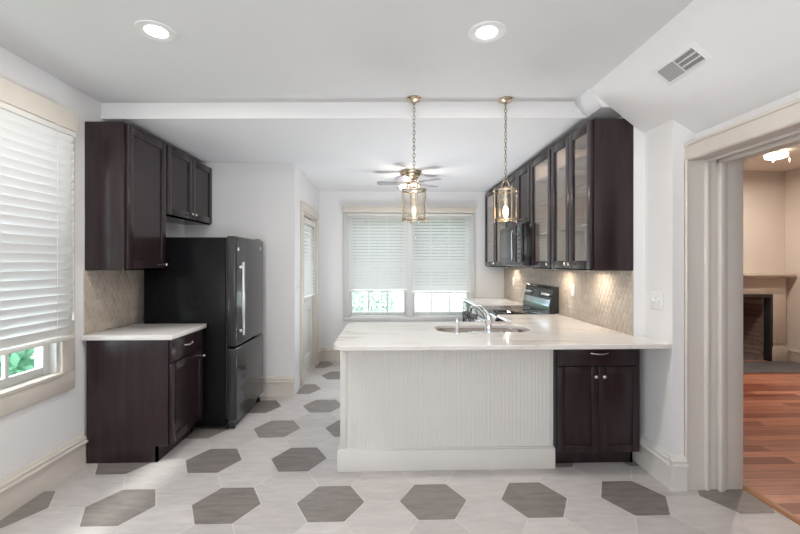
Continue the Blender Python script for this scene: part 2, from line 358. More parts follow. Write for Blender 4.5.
struct(b.build('trim_2', WALL, smooth=False), 'white beam face across the ceiling', 'beam')

# ---- baseboards (profile: plinth with stepped cap)
def bb_prof(sgn, base):
    pr = [(0, 0), (.020, 0), (.020, .148), (.034, .152), (.036, .160), (.032, .169), (.022, .172), (.022, .178), (.028, .183), (.026, .191), (.014, .196), (.010, .210), (.004, .216), (0, .216)]
    return [(base + sgn * d, h) for d, h in pr]
bb = lambda name, lab, *segs: struct(_bb(segs).build(name, BBW if name == 'baseboard_right' else TRIM), lab, 'baseboard')
def _bb(segs):
    b = MB()
    for axis, base, sgn, a0, a1 in segs: b.prism(bb_prof(sgn, base), axis, a0, a1)
    return b
bb('baseboard_left', 'cream baseboard along the left wall', (1, XL, 1, YR, 2.858))
bb('baseboard_partition', 'cream baseboard beside the refrigerator', (0, YPART, -1, -1.30, -1.0))
bb('baseboard_back', 'cream baseboard under the back window', (0, YW, -1, -1.0, 1.09), (1, -1.0, 1, 5.59, YW - .001))
bb('baseboard_right', 'cream baseboard around the right pier', (1, XP, -1, YP, 2.95), (0, YP, -1, XP - .022, 1.868))
bb('baseboard_side', 'beige baseboard in the room with the fireplace', (1, 5.83, -1, 2, 5.6), (0, 5.6, -1, 2.3, 4.2))

# ---- cased doorway on the right
R_ = sthing('trim_3', (1.87, YP, 0), 'greige casing of the wide opening at right', 'door casing')
b = MB().box(1.868, XD, DOY - .1, YP, 2.072, 2.165, .003).box(1.860, XD, DOY - .1, YP - .0, 2.155, 2.174, .003).box(1.874, XD, DOY - .1, YP, 2.066, 2.078, .003)
b.build('header_casing', TRIM, R_)
b = MB()  # far jamb, facing the camera, ribbed
b.box(1.862, 2.24, YP - .008, YP - .001, 0, 2.17)
b.box(1.862, 1.874, YP - .024, YP - .001, 0, 2.072, .003)
b.box(1.874, 1.985, YP - .014, YP - .001, 0, 2.072)
b.box(1.985, 2.012, YP - .030, YP - .001, 0, 2.072, .008, 3).box(2.062, 2.10, YP - .042, YP - .001, .0, 2.072, .008, 3)
b.box(2.105, 2.13, YP - .022, YP - .001, 0, 2.072, .006, 3).box(2.13, 2.235, YP - .014, YP - .001, 0, 2.072, .002)
b.build('jamb', TRIMG, R_)
b = MB()
b.box(1.875, 2.24, DOY, YP - .001, 2.072, 2.175).box(1.985, 2.012, DOY, YP - .01, 2.055, 2.073, .006, 3).box(2.062, 2.10, DOY, YP - .01, 2.045, 2.073, .006, 3)
b.build('head_jamb', TRIMG, R_)
MB().box(1.868, XD, DOY - .1, DOY + .01, 0, 2.07, .003).box(XD, 2.24, DOY - .02, DOY + .015, 0, 2.07).build('near_jamb', TRIMG, R_)

# ---- windows
def sash(b, w, h, st=.045, d=.035, z0=0, y0=0, mv=(), mh=()):
    b.box(0, st, y0, y0 + d, z0, z0 + h, .004).box(w - st, w, y0, y0 + d, z0, z0 + h, .004)
    b.box(st, w - st, y0, y0 + d, z0, z0 + st * 1.25, .004).box(st, w - st, y0, y0 + d, z0 + h - st, z0 + h, .004)
    for x in mv: b.box(x - .011, x + .011, y0 + .006, y0 + d - .006, z0 + st * 1.25, z0 + h - st, .002)
    for z in mh: b.box(st, w - st, y0 + .006, y0 + d - .006, z0 + z - .011, z0 + z + .011, .002)
# left window (local x along +Y of the room, outward = +X into the room)
T = frame((XL, WZ0, WH0), (0, 1, 0), (1, 0, 0)); ww = WZ1 - WZ0; wh = WH1 - WH0
W1 = sthing('window_1', (XL, (WZ0 + WZ1) / 2, WH0), 'tall sash window in the left wall', 'window')
b = MB(T).box(ww, ww + .105, 0, .022, -.012, wh, .003).box(-.105, 0, 0, .022, -.012, wh, .003).box(-.105, ww + .045, 0, .088, wh - .012, wh + .115, .004)
b.box(-.105, ww + .105, .0, .022, -.13, -.012, .003)
b.build('casing', TRIM, W1)
MB(T).box(-.01, ww + .01, -.13, .03, -.018, .004, .003).build('sill', TRIM, W1)
MB(T).box(0, .02, -.14, 0, 0, wh).box(ww - .02, ww, -.14, 0, 0, wh).box(0, ww, -.14, 0, wh - .02, wh).box(0, ww, -.14, -.05, -.02, .004).build('window_frame', WINW, W1)
b = MB(T @ M4.Translation((.02, -.08, 0))); sash(b, ww - .04, wh / 2, mv=[(ww - .04) * k / 4 for k in (1, 2, 3)]); o = b.build('sash', WINW, W1)
MB(T).box(.06, ww - .06, -.066, -.062, .05, wh / 2 - .04).build('pane', GLASS, o)
b = MB(T @ M4.Translation((.02, -.118, wh / 2 - .03))); sash(b, ww - .04, wh / 2 + .01, mv=[(ww - .04) * k / 4 for k in (1, 2, 3)]); o = b.build('sash', WINW, W1)
MB(T).box(.06, ww - .06, -.104, -.100, wh / 2, wh - .06).build('pane', GLASS, o)
# back double window
T = frame((BX0, YW, BH0), (1, 0, 0), (0, -1, 0)); ww = BX1 - BX0; wh = BH1 - BH0; cxm = .315 - BX0
W2 = sthing('window_2', ((BX0 + BX1) / 2, YW, BH0), 'double sash window in the back wall', 'window')
b = MB(T).box(-.07, 0, 0, .022, -.05, wh, .003).box(ww, ww + .065, 0, .022, -.05, wh, .003)
MB(T).box(-.062, ww + .058, .0, .085, wh + .0, wh + .075, .003).box(-.075, ww + .07, 0, .092, wh + .075, wh + .088, .003).build('valance_board', TRIM, W2)
b.box(cxm - .04, cxm + .04, 0, .02, 0, wh, .003)
b.build('casing', CASE, W2)
MB(T).box(-.07, ww + .07, 0, .04, -.055, -.0, .004).build('sill', CASE, W2)
for k, (a0, a1) in enumerate(((0, cxm - .03), (cxm + .03, ww))):
    wp = a1 - a0
    b = MB(T).box(a0, a0 + .02, -.14, 0, 0, wh).box(a1 - .02, a1, -.14, 0, 0, wh).box(a0, a1, -.14, 0, wh - .02, wh).box(a0, a1, -.14, 0, -.0, .02)
    b.build('window_frame', WINW, W2)
    mv = [(wp - .04) * q / 3 for q in (1, 2)]
    b = MB(T @ M4.Translation((a0 + .02, -.09, .02))); sash(b, wp - .04, wh / 2, .035, mv=mv); o = b.build('sash', WINW, W2)
    MB(T).box(a0 + .05, a1 - .05, -.075, -.071, .06, wh / 2 - .02).build('pane', GLASS, o)
    b = MB(T @ M4.Translation((a0 + .02, -.13, wh / 2))); sash(b, wp - .04, wh / 2 - .02, .035, mv=mv); o = b.build('sash', WINW, W2)
    MB(T).box(a0 + .05, a1 - .05, -.115, -.111, wh / 2 + .04, wh - .06).build('pane', GLASS, o)
# glazed door in the passage wall
T = frame((-1.0, DY0, 0), (0, 1, 0), (1, 0, 0)); dw = DY1 - DY0
D1 = sthing('door_1', (-1.05, (DY0 + DY1) / 2, 0), 'glazed door in the passage left of the back window', 'door')
b = MB(T).box(-.12, 0, 0, .022, 0, DH, .003).box(dw, dw + .12, 0, .022, 0, DH, .003).box(-.125, dw + .125, 0, .026, DH, DH + .10, .003)
b.build('casing', TRIM, D1)
MB(T).box(0, .025, -.12, 0, 0, DH).box(dw - .025, dw, -.12, 0, 0, DH).box(0, dw, -.12, 0, DH - .025, DH).box(0, dw, -.12, 0, 0, .012).build('door_frame', TRIM, D1)
b = MB(T @ M4.Translation((.028, -.085, .015)))
lw, lh = dw - .056, DH - .045
b.box(0, .11, 0, .04, 0, lh, .003).box(lw - .11, lw, 0, .04, 0, lh, .003).box(.11, lw - .11, 0, .04, 0, .22, .003).box(.11, lw - .11, .004, .022, .22, .82).box(.11, lw - .11, 0, .04, .80, .95, .003).box(.14, lw - .14, .01, .030, .26, .76, .006).box(.11, lw - .11, 0, .04, lh - .11, lh, .003)
o = b.build('leaf', PANEL, D1)
MB(T).box(.13, dw - .13, -.067, -.063, .95, DH - .14).build('pane', GLASS, o)
MB(T).lathe([(0, 0), (.012, 0), (.012, .03), (.026, .04), (.028, .055), (.018, .066), (0, .068)], (.09, -.045, .98), 'Y').build('door_knob', NICKEL, o)

# ---- side room shell
struct(MB().box(2.24, 6.0, 5.6, 5.72, 1.26, 2.95).box(2.24, 4.60, 5.6, 5.72, 0, 1.26).box(5.60, 6.0, 5.6, 5.72, 0, 1.26).box(4.6, 5.60, 5.6, 5.72, .93, 1.26).build('wall_side', WALL2, smooth=False), 'beige wall above the fireplace', 'wall')
struct(MB().box(5.83, 5.95, YR, 5.6, 0, 2.95).build('wall_side', WALL2, smooth=False), 'beige side wall right of the fireplace', 'wall')
struct(MB().box(2.24, 6.0, YR, 5.72, 2.77, 2.9).build('ceiling', WALL2, smooth=False), 'beige ceiling of the side room', 'ceiling')
struct(MB().box(2.241, 2.246, YP, 5.6, 0, 2.8).build('wall_side', WALL2, smooth=False), 'back of the kitchen wall in the side room', 'wall')

# ================================================================== blinds
def blind(name, T, w, h, pitch, slat, tilt, label, cat, group=None, valance=.07, y0=.012):
    root = thing(name, T @ V((w / 2, y0 + .03, 0)), label, cat, group)
    b = MB(T); n = round((h - valance - .03) / pitch); pitch = (h - valance - .03) / n; c, s = cos(tilt), sin(tilt)
    yc = y0 + .034
    for k in range(n):
        z = -valance - pitch * (k + .5)
        pr = []
        for t in (-.5, -.2, .2, .5):
            crown = .005 * (1 - (2 * t) ** 2)
            pr.append((yc + t * slat * c + crown * s, z + t * slat * s - crown * c * -1))
        top = [(p[0] + .0015 * s, p[1] + .0015 * c) for p in pr]; bot = [(p[0] - .0015 * s, p[1] - .0015 * c) for p in pr]
        b.prism(top + bot[::-1], 0, .004, w - .004)
    b.build('slats', SLAT, root)
    MB(T).box(0, w, y0 - .004, y0 + .062, -valance, 0, .004).build('valance', PANEL, root)
    MB(T).box(.002, w - .002, yc - .03, yc + .03, -h, -h + .022, .005).build('bottom_rail', PANEL, root)
    for f in ([.12, .5, .88] if w > .7 else [.15, .85]):
        b = MB(T).tube([(w * f, yc + .031, -valance + .01), (w * f, yc + .031, -h + .01)], .0012, 5)
        b.build('ladder_cord', FABRICW, root)
    return root
tl = R(58)
T = frame((XL + .012, WZ0 - .09, WH1 - .014), (0, 1, 0), (1, 0, 0))
B1 = blind('window_blind', T, (2.688 - WZ0 + .09), 1.371, .053, .070, tl, 'wide white slatted blind over the left wall window', 'blind', valance=.035)
b = MB(T); b.tube([(1.235, .085, -.03), (1.235, .088, -1.20)], .0014, 5).lathe([(.002, .03), (.006, .02), (.009, -.025), (0, -.03)], (1.235, .088, -1.22)); b.build('pull_cord', FABRICW, B1)
T = frame((-.583, YW - .028, BH1 - .012), (1, 0, 0), (0, -1, 0))
B2 = blind('window_blind', T, .868, 1.125, .0445, .050, R(-53), 'white slatted blind on the left half of the back window', 'blind', 'slatted blinds on the back window', valance=.03, y0=0)
T = frame((.345, YW - .028, BH1 - .012), (1, 0, 0), (0, -1, 0))
B3 = blind('window_blind', T, .868, 1.150, .0445, .050, R(-53), 'white slatted blind on the right half of the back window', 'blind', 'slatted blinds on the back window', valance=.03, y0=0)
T = frame((-1.045, DY0 + .09, 1.97), (0, 1, 0), (1, 0, 0))
B4 = blind('door_blind', T, dw - .18, .98, .045, .050, R(-56), 'narrow white blind hanging on the glazed door', 'blind', valance=.06, y0=0)

# ================================================================== cabinets
def shaker(b, w, h, fw=.06, t=.02, rec=.009, bev=.0015, x0=0, z0=0, glassd=False):
    b.box(x0, x0 + fw, 0, t, z0, z0 + h, bev).box(x0 + w - fw, x0 + w, 0, t, z0, z0 + h, bev)
    b.box(x0 + fw, x0 + w - fw, 0, t, z0, z0 + fw, bev).box(x0 + fw, x0 + w - fw, 0, t, z0 + h - fw, z0 + h, bev)
    if not glassd: b.box(x0 + fw - .002, x0 + w - fw + .002, 0, t - rec, z0 + fw - .002, z0 + h - fw + .002)
KP = [(0, 0), (.005, 0), (.005, .012), (.0125, .016), (.0145, .021), (.012, .027), (.006, .030), (0, .0305)]
def knob(T, x, z, y=.02, parent=None, name='knob'):
    return MB(T).lathe(KP, (x, y, z), 'Y', 16).build(name, NICKEL, parent)
def pull(T, x, z, y, parent, L=.118):
    b = MB(T); pts = [(x - L / 2 + L * k / 10, y + .006 + .018 * sin(pi * k / 10) ** .6, z - .003 * sin(pi * k / 10)) for k in range(11)]
    b.tube(pts, [.0055, .0045, .004, .0045, .005, .0055, .005, .0045, .004, .0045, .0055], 8)
    for sx in (-1, 1): b.lathe([(0, 0), (.0075, 0), (.0075, .003), (.005, .007), (.004, .012), (0, .013)], (x + sx * (L / 2 - .004), y, z), 'Y', 12)
    return b.build('handle', NICKEL, parent)
def carcass(T, w, d, h, root, kick=0, m=WOOD, open_front=False, inner=None, ends=True):
    """hollow cabinet body: local y from -d (wall) to 0 (front of box)"""
    t = .018; b = MB(T)
    if kick:
        for x in (0, w - t):
            b.prism([(-d, 0), (-.075, 0), (-.075, kick), (0, kick), (0, h), (-d, h)], 0, x, x + t)
        b.box(0, w, -.09, -.075, 0, kick)
    else:
        b.box(0, t, -d, 0, 0, h, .001).box(w - t, w, -d, 0, 0, h, .001)
    b.box(t, w - t, -d, 0, kick, kick + t).box(t, w - t, -d, -d + .006, kick + t, h)
    b.box(t, w - t, -.02, 0, h - .035, h).box(t, w - t, -.02, 0, kick, kick + .035).box(t, t + .022, -.02, 0, kick + .035, h - .035).box(w - t - .022, w - t, -.02, 0, kick + .035, h - .035)
    if not kick: b.box(t, w - t, -d, 0, h - t, h)
    return b.build('body', m, root)

# --- left wall cabinets (face toward +X)
XFL = -1.888
def Tleft(y, z, x=XFL): return frame((x, y, z), (0, 1, 0), (1, 0, 0))
T = Tleft(2.872, 1.372); dL = XFL - XL - .001; 
c = thing('wall_cabinet', (XFL - .14, 3.1, 1.372), 'tall dark wall cabinet hung above the short counter at left', 'cabinet')
carcass(T, .508, dL, 1.064, c)
b = MB(T @ M4.Translation((.012, .001, .010))); shaker(b, .484, 1.044); o = b.build('door', WOOD, c); knob(T, .470, .040, .021, o)
T = Tleft(3.382, 1.830); wf = .858
c = thing('wall_cabinet', (XFL - .14, 3.8, 1.83), 'low two-door dark cabinet mounted over the refrigerator', 'cabinet')
carcass(T, wf, dL, .606, c)
for k in (0, 1):
    b = MB(T @ M4.Translation((.008 + k * .4225, .001, .010))); shaker(b, .4195, .586); o = b.build('door', WOOD, c)
    knob(T, .395 if k == 0 else .463, .055, .021, o)
# left base cabinet
XBL = -1.573
T = frame((XBL, 2.86, 0), (0, 1, 0), (1, 0, 0)); dB = XBL - XL - .024
c = thing('base_cabinet', (XBL - .28, 3.1, 0), 'dark base cabinet under the white counter left of the refrigerator', 'cabinet')
carcass(T, .505, dB, .876, c, .114)
b = MB(T @ M4.Translation((.012, .001, .120))); shaker(b, .480, .580); o = b.build('door', WOOD, c); knob(T, .462, .655, .021, o)
o = MB(T).box(.012, .492, .001, .021, .712, .866, .002).build('drawer', WOOD, c); pull(T, .25, .80, .021, o)
tag(MB().box(XL + .001, -1.533, 2.835, 3.375, .878, .914, .004).build('countertop', QUARTZ), 'short plain white countertop beside the refrigerator', 'countertop')

# --- backsplash tiles (elongated picket shapes, raised)
def splash(T, w, h, label, name='tile_backsplash'):
    bm = bmesh.new(); tone = bm.loops.layers.float_color.new('tone')
    pw, ph, tip = .050, .066, .020; col = 0; x = 0
    def addp(poly, y, cx, cz, t):
        outer = [bm.verts.new((px, y, pz)) for px, pz in poly]
        mid = [bm.verts.new((cx + (px - cx) * .90, y + .0035, cz + (pz - cz) * .93)) for px, pz in poly]
        fs = [bm.faces.new(mid)]
        n = len(poly)
        for i in range(n): fs.append(bm.faces.new([outer[i], outer[(i + 1) % n], mid[(i + 1) % n], mid[i]]))
        for f in fs:
            for l in f.loops: l[tone] = (t, t, t, 1)
    nr = int(h / (ph - tip)) + 2; nc = int(w / pw) + 2
    for r in range(-1, nr):
        for k in range(-1, nc):
            cx = k * pw + (pw / 2 if r % 2 else 0); cz = r * (ph - tip) + ph / 2
            g = .0012; a, bb_, tt = pw / 2 - g, ph / 2 - g, tip
            poly = [(cx - a, cz - bb_ + tt), (cx, cz - bb_), (cx + a, cz - bb_ + tt), (cx + a, cz + bb_ - tt), (cx, cz + bb_), (cx - a, cz + bb_ - tt)]
            for f in (lambda p: p[0], lambda p: w - p[0], lambda p: p[1], lambda p: h - p[1]):
                poly = clip(poly, f)
                if len(poly) < 3: break
            if len(poly) >= 3:
                c2 = (sum(p[0] for p in poly) / len(poly), sum(p[1] for p in poly) / len(poly)); addp(poly, .006, *c2, random.random())
    f = bm.faces.new([bm.verts.new(p) for p in ((0, .0062, 0), (w, .0062, 0), (w, .0062, h), (0, .0062, h))]); f.material_index = 1
    bmesh.ops.recalc_face_normals(bm, faces=bm.faces[:])
    me = bpy.data.meshes.new(name); bm.to_mesh(me); bm.free(); me.transform(T)
    bm = bmesh.new(); bm.from_mesh(me)
    n = T.to_3x3() @ V((0, 1, 0))
    for f in bm.faces:
        if f.normal.dot(n) < 0: f.normal_flip()
    bm.to_mesh(me); bm.free()
    me.materials.append(SPLASH); me.materials.append(mat('tile_grout', (.42, .37, .32), .8, noise=.05))
    o = bpy.data.objects.new(name, me); COL.objects.link(o)
    x = MB(T).box(0, w, 0, .006, 0, h); me2 = bpy.data.meshes.new('t'); x.bm.to_mesh(me2); x.bm.free()
    bm = bmesh.new(); bm.from_mesh(me); bm.from_mesh(me2); bm.to_mesh(me); bm.free(); bpy.data.meshes.remove(me2)
    return tag(o, label, 'tile backsplash')
splash(frame((XL, 2.862, .915), (0, 1, 0), (1, 0, 0)), .68, .456, 'greige picket tile backsplash above the short left counter')
splash(frame((XB, YS + .002, .915), (0, 1, 0), (-1, 0, 0)), YW - YS - .004, .456, 'long greige tile backsplash under the right wall cabinets')

# --- right wall cabinets (face toward -X)
XFR = 1.441
def Tright(y, z, x=XFR): return frame((x, y, z), (0, 1, 0), (-1, 0, 0))
dR = XB - XFR - .001
def glass_cab(y0, w, doors, label, name='glass_wall_cabinet', shelves=(.33, .62, .86), far_arch=False):
    T = Tright(y0, 1.372); c = thing(name, (XFR + .14, y0 + w / 2, 1.372), label, 'cabinet', None)
    carcass(T, w, dR, 1.064, c)
    b = MB(T).box(.0185, w - .0185, -dR + .0065, -dR + .012, .019, 1.045).box(.0185, .022, -dR + .012, -.021, .019, 1.045).box(w - .022, w - .0185, -dR + .012, -.021, .019, 1.045).box(.022, w - .022, -dR + .012, -.021, .0185, .024)
    b.build('lining', WOODIN, c)
    for z in shelves: MB(T).box(.023, w - .023, -dR + .013, -.04, z, z + .018, .002).build('shelf', WOODIN, c)
    dw_ = (w - .016) / doors
    l = lamp('AREA', 'cabinet_fill', (-.02, 0, 1.035), .9 * w, (1, .87, .74), shape='RECTANGLE', size=.12, size_y=w * .8); l.parent = c  # added fill light that brightens the cabinet interior
    for k in range(doors):
        x0 = .008 + k * dw_
        b = MB(T @ M4.Translation((0, .001, .010))); shaker(b, dw_ - .003, 1.044, x0=x0, glassd=True); o = b.build('door', WOOD, c)
        MB(T).box(x0 + .056, x0 + dw_ - .059, .008, .012, .066, .998).build('door_glass', CGLASS, o)
        kx = x0 + dw_ - .035 if k == 0 and doors == 2 else x0 + .03
        knob(T, kx, .045, .021, o)
    return c
glass_cab(2.702, .688, 2, 'dark two-door glass-front wall cabinet nearest the camera')
glass_cab(3.392, .500, 1, 'dark single-door glass-front wall cabinet next to the microwave')
T = Tright(3.894, 1.830)
c = thing('wall_cabinet', (XFR + .14, 4.27, 1.83), 'low dark two-door cabinet directly above the microwave', 'cabinet')
carcass(T, .762, dR, .606, c)
for k in (0, 1):
    b = MB(T @ M4.Translation((.008 + k * .3745, .001, .010))); shaker(b, .3715, .586); o = b.build('door', WOOD, c); knob(T, .35 if k == 0 else .412, .055, .021, o)
glass_cab(4.658, 1.080, 2, 'dark glass-front wall cabinet in the far corner by the window')

# microwave
c = thing('microwave', (1.52, 4.275, 1.395), 'black over-range microwave under the low cabinet', 'microwave')
T = frame((1.365, 3.897, 1.395), (0, 1, 0), (-1, 0, 0)); mw, mh, md = .756, .432, 1.712 - 1.365
MB(T).box(0, mw, -md, 0, 0, mh, .004).build('body', BLACK, c)
o = MB(T).box(.165, mw - .004, .001, .032, .035, mh - .004, .006).build('door', FRDOOR, c)
MB(T).box(.235, mw - .06, .032, .034, .085, mh - .06, .001).build('door_window', BLACK, o)
hb = MB(T).tube([(.20, .06, .06), (.20, .064, .10), (.20, .066, .215), (.20, .064, .33), (.20, .06, .37)], .009, 10)
hb.tube([(.20, .03, .085), (.20, .062, .085)], .007, 8).tube([(.20, .03, .345), (.20, .062, .345)], .007, 8)
hb.build('handle', STEEL, o)
o = MB(T).box(.004, .160, .001, .028, .035, mh - .004, .004).build('control_panel', BLACK, c)
MB(T).box(.03, .135, .028, .0295, .34, .385).build('display', mat('display_glass', (.02, .05, .06), .1, emit=.05, emcol=(.2, .7, .6)), o)
bt = MB(T)
for r in range(5):
    for k in range(3): bt.box(.030 + k * .038, .058 + k * .038, .028, .0292, .09 + r * .045, .12 + r * .045, .0005)
bt.build('keypad', mat('keypad_grey', (.15, .15, .16), .4, noise=.03), o)
g = MB(T)
for k in range(16): g.box(.02 + k * .045, .055 + k * .045, .004, .012, .008, .026)
g.build('vent_grille', BLACK, c)
MB(T).box(.05, .70, -.30, -.02, -.006, .0, .002).build('bottom_filter', STEEL, c)

# --- right base run
YCF, YCB = 2.42, 3.41
XBF = 1.11
# base cabinet facing camera
T = frame((1.160, 2.687, 0), (1, 0, 0), (0, -1, 0))
c = thing('base_cabinet', (1.444, 2.98, 0), 'dark two-door base cabinet with one drawer right of the white panelling', 'cabinet')
carcass(T, .589, .60, .876, c, .114)
for k in (0, 1):
    b = MB(T @ M4.Translation((.006 + k * .289, .001, .120))); shaker(b, .286, .590, .05); o = b.build('door', WOOD, c); knob(T, .263 if k == 0 else .321, .645, .021, o)
o = MB(T).box(.006, .581, .001, .021, .716, .869, .002).build('drawer', WOOD, c); pull(T, .294, .804, .021, o)
# white panelled knee wall
c = thing('peninsula_panelling', (.41, 2.72, 0), 'white beadboard panelled front of the peninsula', 'panelling')
PX0, PX1, PY = -.328, 1.156, 2.708
MB().box(PX0, PX1, PY + .008, PY + .07, 0, .883).build('backing', PANEL, c)
pts = [(PX0 + .045, PY + .008)]; x = PX0 + .045; pitch = .0262; nb = int((PX1 - .02 - x) / pitch); pitch = (PX1 - .02 - x) / nb
for k in range(nb):
    pts += [(x + .0003, PY + .0016), (x + .0022, PY + .0004), (x + .004, PY), (x + pitch - .004, PY), (x + pitch - .0022, PY + .0004), (x + pitch - .0003, PY + .0016)]; x += pitch
pts += [(PX1 - .02, PY + .008)]
MB().prism(pts, 2, .14, .883).build('beadboard', PANEL, c)
MB().box(PX0, PX0 + .045, PY - .004, PY + .03, .14, .883, .002).box(PX0, PX0 + .012, PY + .03, PY + .65, .14, .883).build('corner_stile', PANEL, c)
MB().box(PX0 - .018, PX1 + .003, PY - .020, PY + .008, 0, .142, .002).box(PX0 - .018, PX0, PY + .008, PY + .65, 0, .142).box(PX0 - .010, PX1 + .002, PY - .010, PY + .008, .142, .150, .002).build('plinth', PANEL, c)
# sink cabinet on the kitchen side
T = frame((1.085, 3.375, 0), (-1, 0, 0), (0, 1, 0))
c = thing('sink_cabinet', (.40, 3.1, 0), 'dark cabinet row behind the white panelling under the sink', 'cabinet')
carcass(T, 1.395, .585, .876, c, .114)
for k in range(3):
    b = MB(T @ M4.Translation((.006 + k * .461, .001, .120))); shaker(b, .458, .740); o = b.build('door', WOOD, c); knob(T, .04 + k * .461, .80, .021, o)
# base cabinets facing -X
def base_run(y0, w, label, doors=1):
    T = frame((XBF, y0, 0), (0, 1, 0), (-1, 0, 0)); c = thing('base_cabinet', (XBF + .3, y0 + w / 2, 0), label, 'cabinet')
    carcass(T, w, XB - XBF - .003, .876, c, .114)
    dw_ = (w - .012) / doors
    for k in range(doors):
        b = MB(T @ M4.Translation((.006 + k * dw_, .001, .120))); shaker(b, dw_ - .003, .580); o = b.build('door', WOOD, c); knob(T, .04 + k * dw_, .66, .021, o)
        o = MB(T).box(.006 + k * dw_, .003 + (k + 1) * dw_, .001, .021, .712, .866, .002).build('drawer', WOOD, c); pull(T, .006 + (k + .5) * dw_, .80, .021, o)
base_run(3.40, .47, 'dark base cabinet between the sink corner and the range')
base_run(4.652, 1.09, 'dark base cabinet beyond the range under the far counter', 2)

# marble countertop with sink cut-out
SX0, SX1, SY0, SY1 = .375, 1.095, 2.885, 3.235
def rrect(x0, x1, y0, y1, r, n=8):
    out = []
    for cx, cy, a in ((x1 - r, y1 - r, 0), (x0 + r, y1 - r, 90), (x0 + r, y0 + r, 180), (x1 - r, y0 + r, 270)):
        out += [(cx + r * cos(R(a + 90 * k / n)), cy + r * sin(R(a + 90 * k / n))) for k in range(n + 1)]
    return out
def slab(name, outer, inner, z0, z1, m, label, bev=.005):
    bm = bmesh.new(); es = []
    for loop in ([outer, inner] if inner else [outer]):
        vs = [bm.verts.new((x, y, z1)) for x, y in loop]; es += [bm.edges.new((vs[i], vs[(i + 1) % len(vs)])) for i in range(len(vs))]
    bmesh.ops.triangle_fill(bm, use_beauty=True, edges=es)
    fs = bm.faces[:]
    for f in fs:
        if f.normal.z < 0: f.normal_flip()
    r = bmesh.ops.extrude_face_region(bm, geom=fs)
    for v in r['geom']:
        if isinstance(v, bmesh.types.BMVert): v.co.z = z0
    bmesh.ops.recalc_face_normals(bm, faces=bm.faces[:])
    bmesh.ops.dissolve_limit(bm, angle_limit=R(1), verts=bm.verts[:], edges=bm.edges[:])
    me = bpy.data.meshes.new(name); bm.to_mesh(me); bm.free(); me.materials.append(m)
    o = bpy.data.objects.new(name, me); COL.objects.link(o)
    md = o.modifiers.new('bevel', 'BEVEL'); md.width = bev; md.segments = 2; md.limit_method = 'ANGLE'; md.angle_limit = R(50); md.harden_normals = False
    return tag(o, label, 'countertop')
rc = .085
outer = [(-.345 + rc - rc * sin(R(a)), YCF + rc - rc * cos(R(a))) for a in range(90, -1, -15)]
outer += [(1.789, YCF), (1.789, YS - .001), (1.713, YS - .001), (1.713, 3.872), (1.085, 3.872), (1.085, YCB)]
outer += [(-.345 + rc - rc * cos(R(a)), YCB - rc + rc * sin(R(a))) for a in range(90, -1, -15)]
slab('countertop', outer, rrect(SX0, SX1, SY0, SY1, .12), .884, .914, MARBLE, 'veined marble peninsula countertop with the sink')
slab('countertop', [(1.085, 4.650), (1.712, 4.650), (1.712, 5.748), (1.085, 5.748)], None, .884, .914, MARBLE, 'marble countertop in the far corner beyond the range')
# sink
c = thing('sink', ((SX0 + SX1) / 2, (SY0 + SY1) / 2, .70), 'undermount double sink with rounded ends set in the marble', 'sink')
bm = bmesh.new(); rings = []
for (ins, z) in ((-.012, .883), (-.002, .883), (.004, .875), (.012, .74), (.03, .712), (.09, .705)):
    rings.append([bm.verts.new((x, y, z)) for x, y in rrect(SX0 + ins, SX1 - ins, SY0 + ins, SY1 - ins, max(.03, .12 - ins), 8)])
for a, q in zip(rings, rings[1:]):
    for i in range(len(a)): bm.faces.new([a[i], a[(i + 1) % len(a)], q[(i + 1) % len(a)], q[i]])
bm.faces.new(rings[-1])
for f in bm.faces: f.smooth = True
bmesh.ops.recalc_face_normals(bm, faces=bm.faces[:])
x = MB(); x.bm.free(); x.bm = bm; x.build('basin', SOAPST, c)
MB().box(.66, .685, SY0 + .012, SY1 - .012, .706, .862, .008, 3).build('divider', SOAPST, c)
for dx in (.52, .88): MB().lathe([(0, 0), (.032, 0), (.040, .003), (.043, .006), (.030, .004), (0, .002)], (dx, 3.06, .704)).build('drain', CHROME, c)
# faucet
c = thing('faucet', (.735, 2.848, .914), 'chrome single-lever faucet behind the sink', 'faucet')
MB().box(.612, .858, 2.822, 2.874, .9145, .924, .005, 3).build('base_plate', CHROME, c)
MB().lathe([(0, 0), (.030, 0), (.030, .008), (.024, .014), (.023, .07), (.026, .075), (.026, .105), (.018, .120), (0, .124)], (.735, 2.848, .923)).build('body', CHROME, c)
MB().tube([(.730, 2.860, 1.000), (.712, 2.905, 1.048), (.690, 2.955, 1.078), (.664, 3.010, 1.090), (.648, 3.045, 1.078), (.644, 3.055, 1.050)], [.016, .015, .014, .0125, .013, .013], 14).build('spout', CHROME, c)
MB().tube([(.735, 2.848, 1.040), (.728, 2.856, 1.065), (.690, 2.880, 1.105), (.655, 2.905, 1.128)], [.012, .010, .007, .006], 12).build('lever', CHROME, c)
c = thing('side_sprayer', (.503, 2.85, .914), 'small chrome sprayer standing left of the faucet', 'sprayer')
MB().lathe([(0, 0), (.024, 0), (.024, .006), (.017, .014), (.013, .03), (0, .03)], (.503, 2.85, .9145)).build('base', CHROME, c)
MB().lathe([(0, 0), (.010, 0), (.013, .02), (.0155, .05), (.017, .075), (.012, .083), (0, .085)], (.503, 2.85, .940)).build('spray_head', CHROME, c)

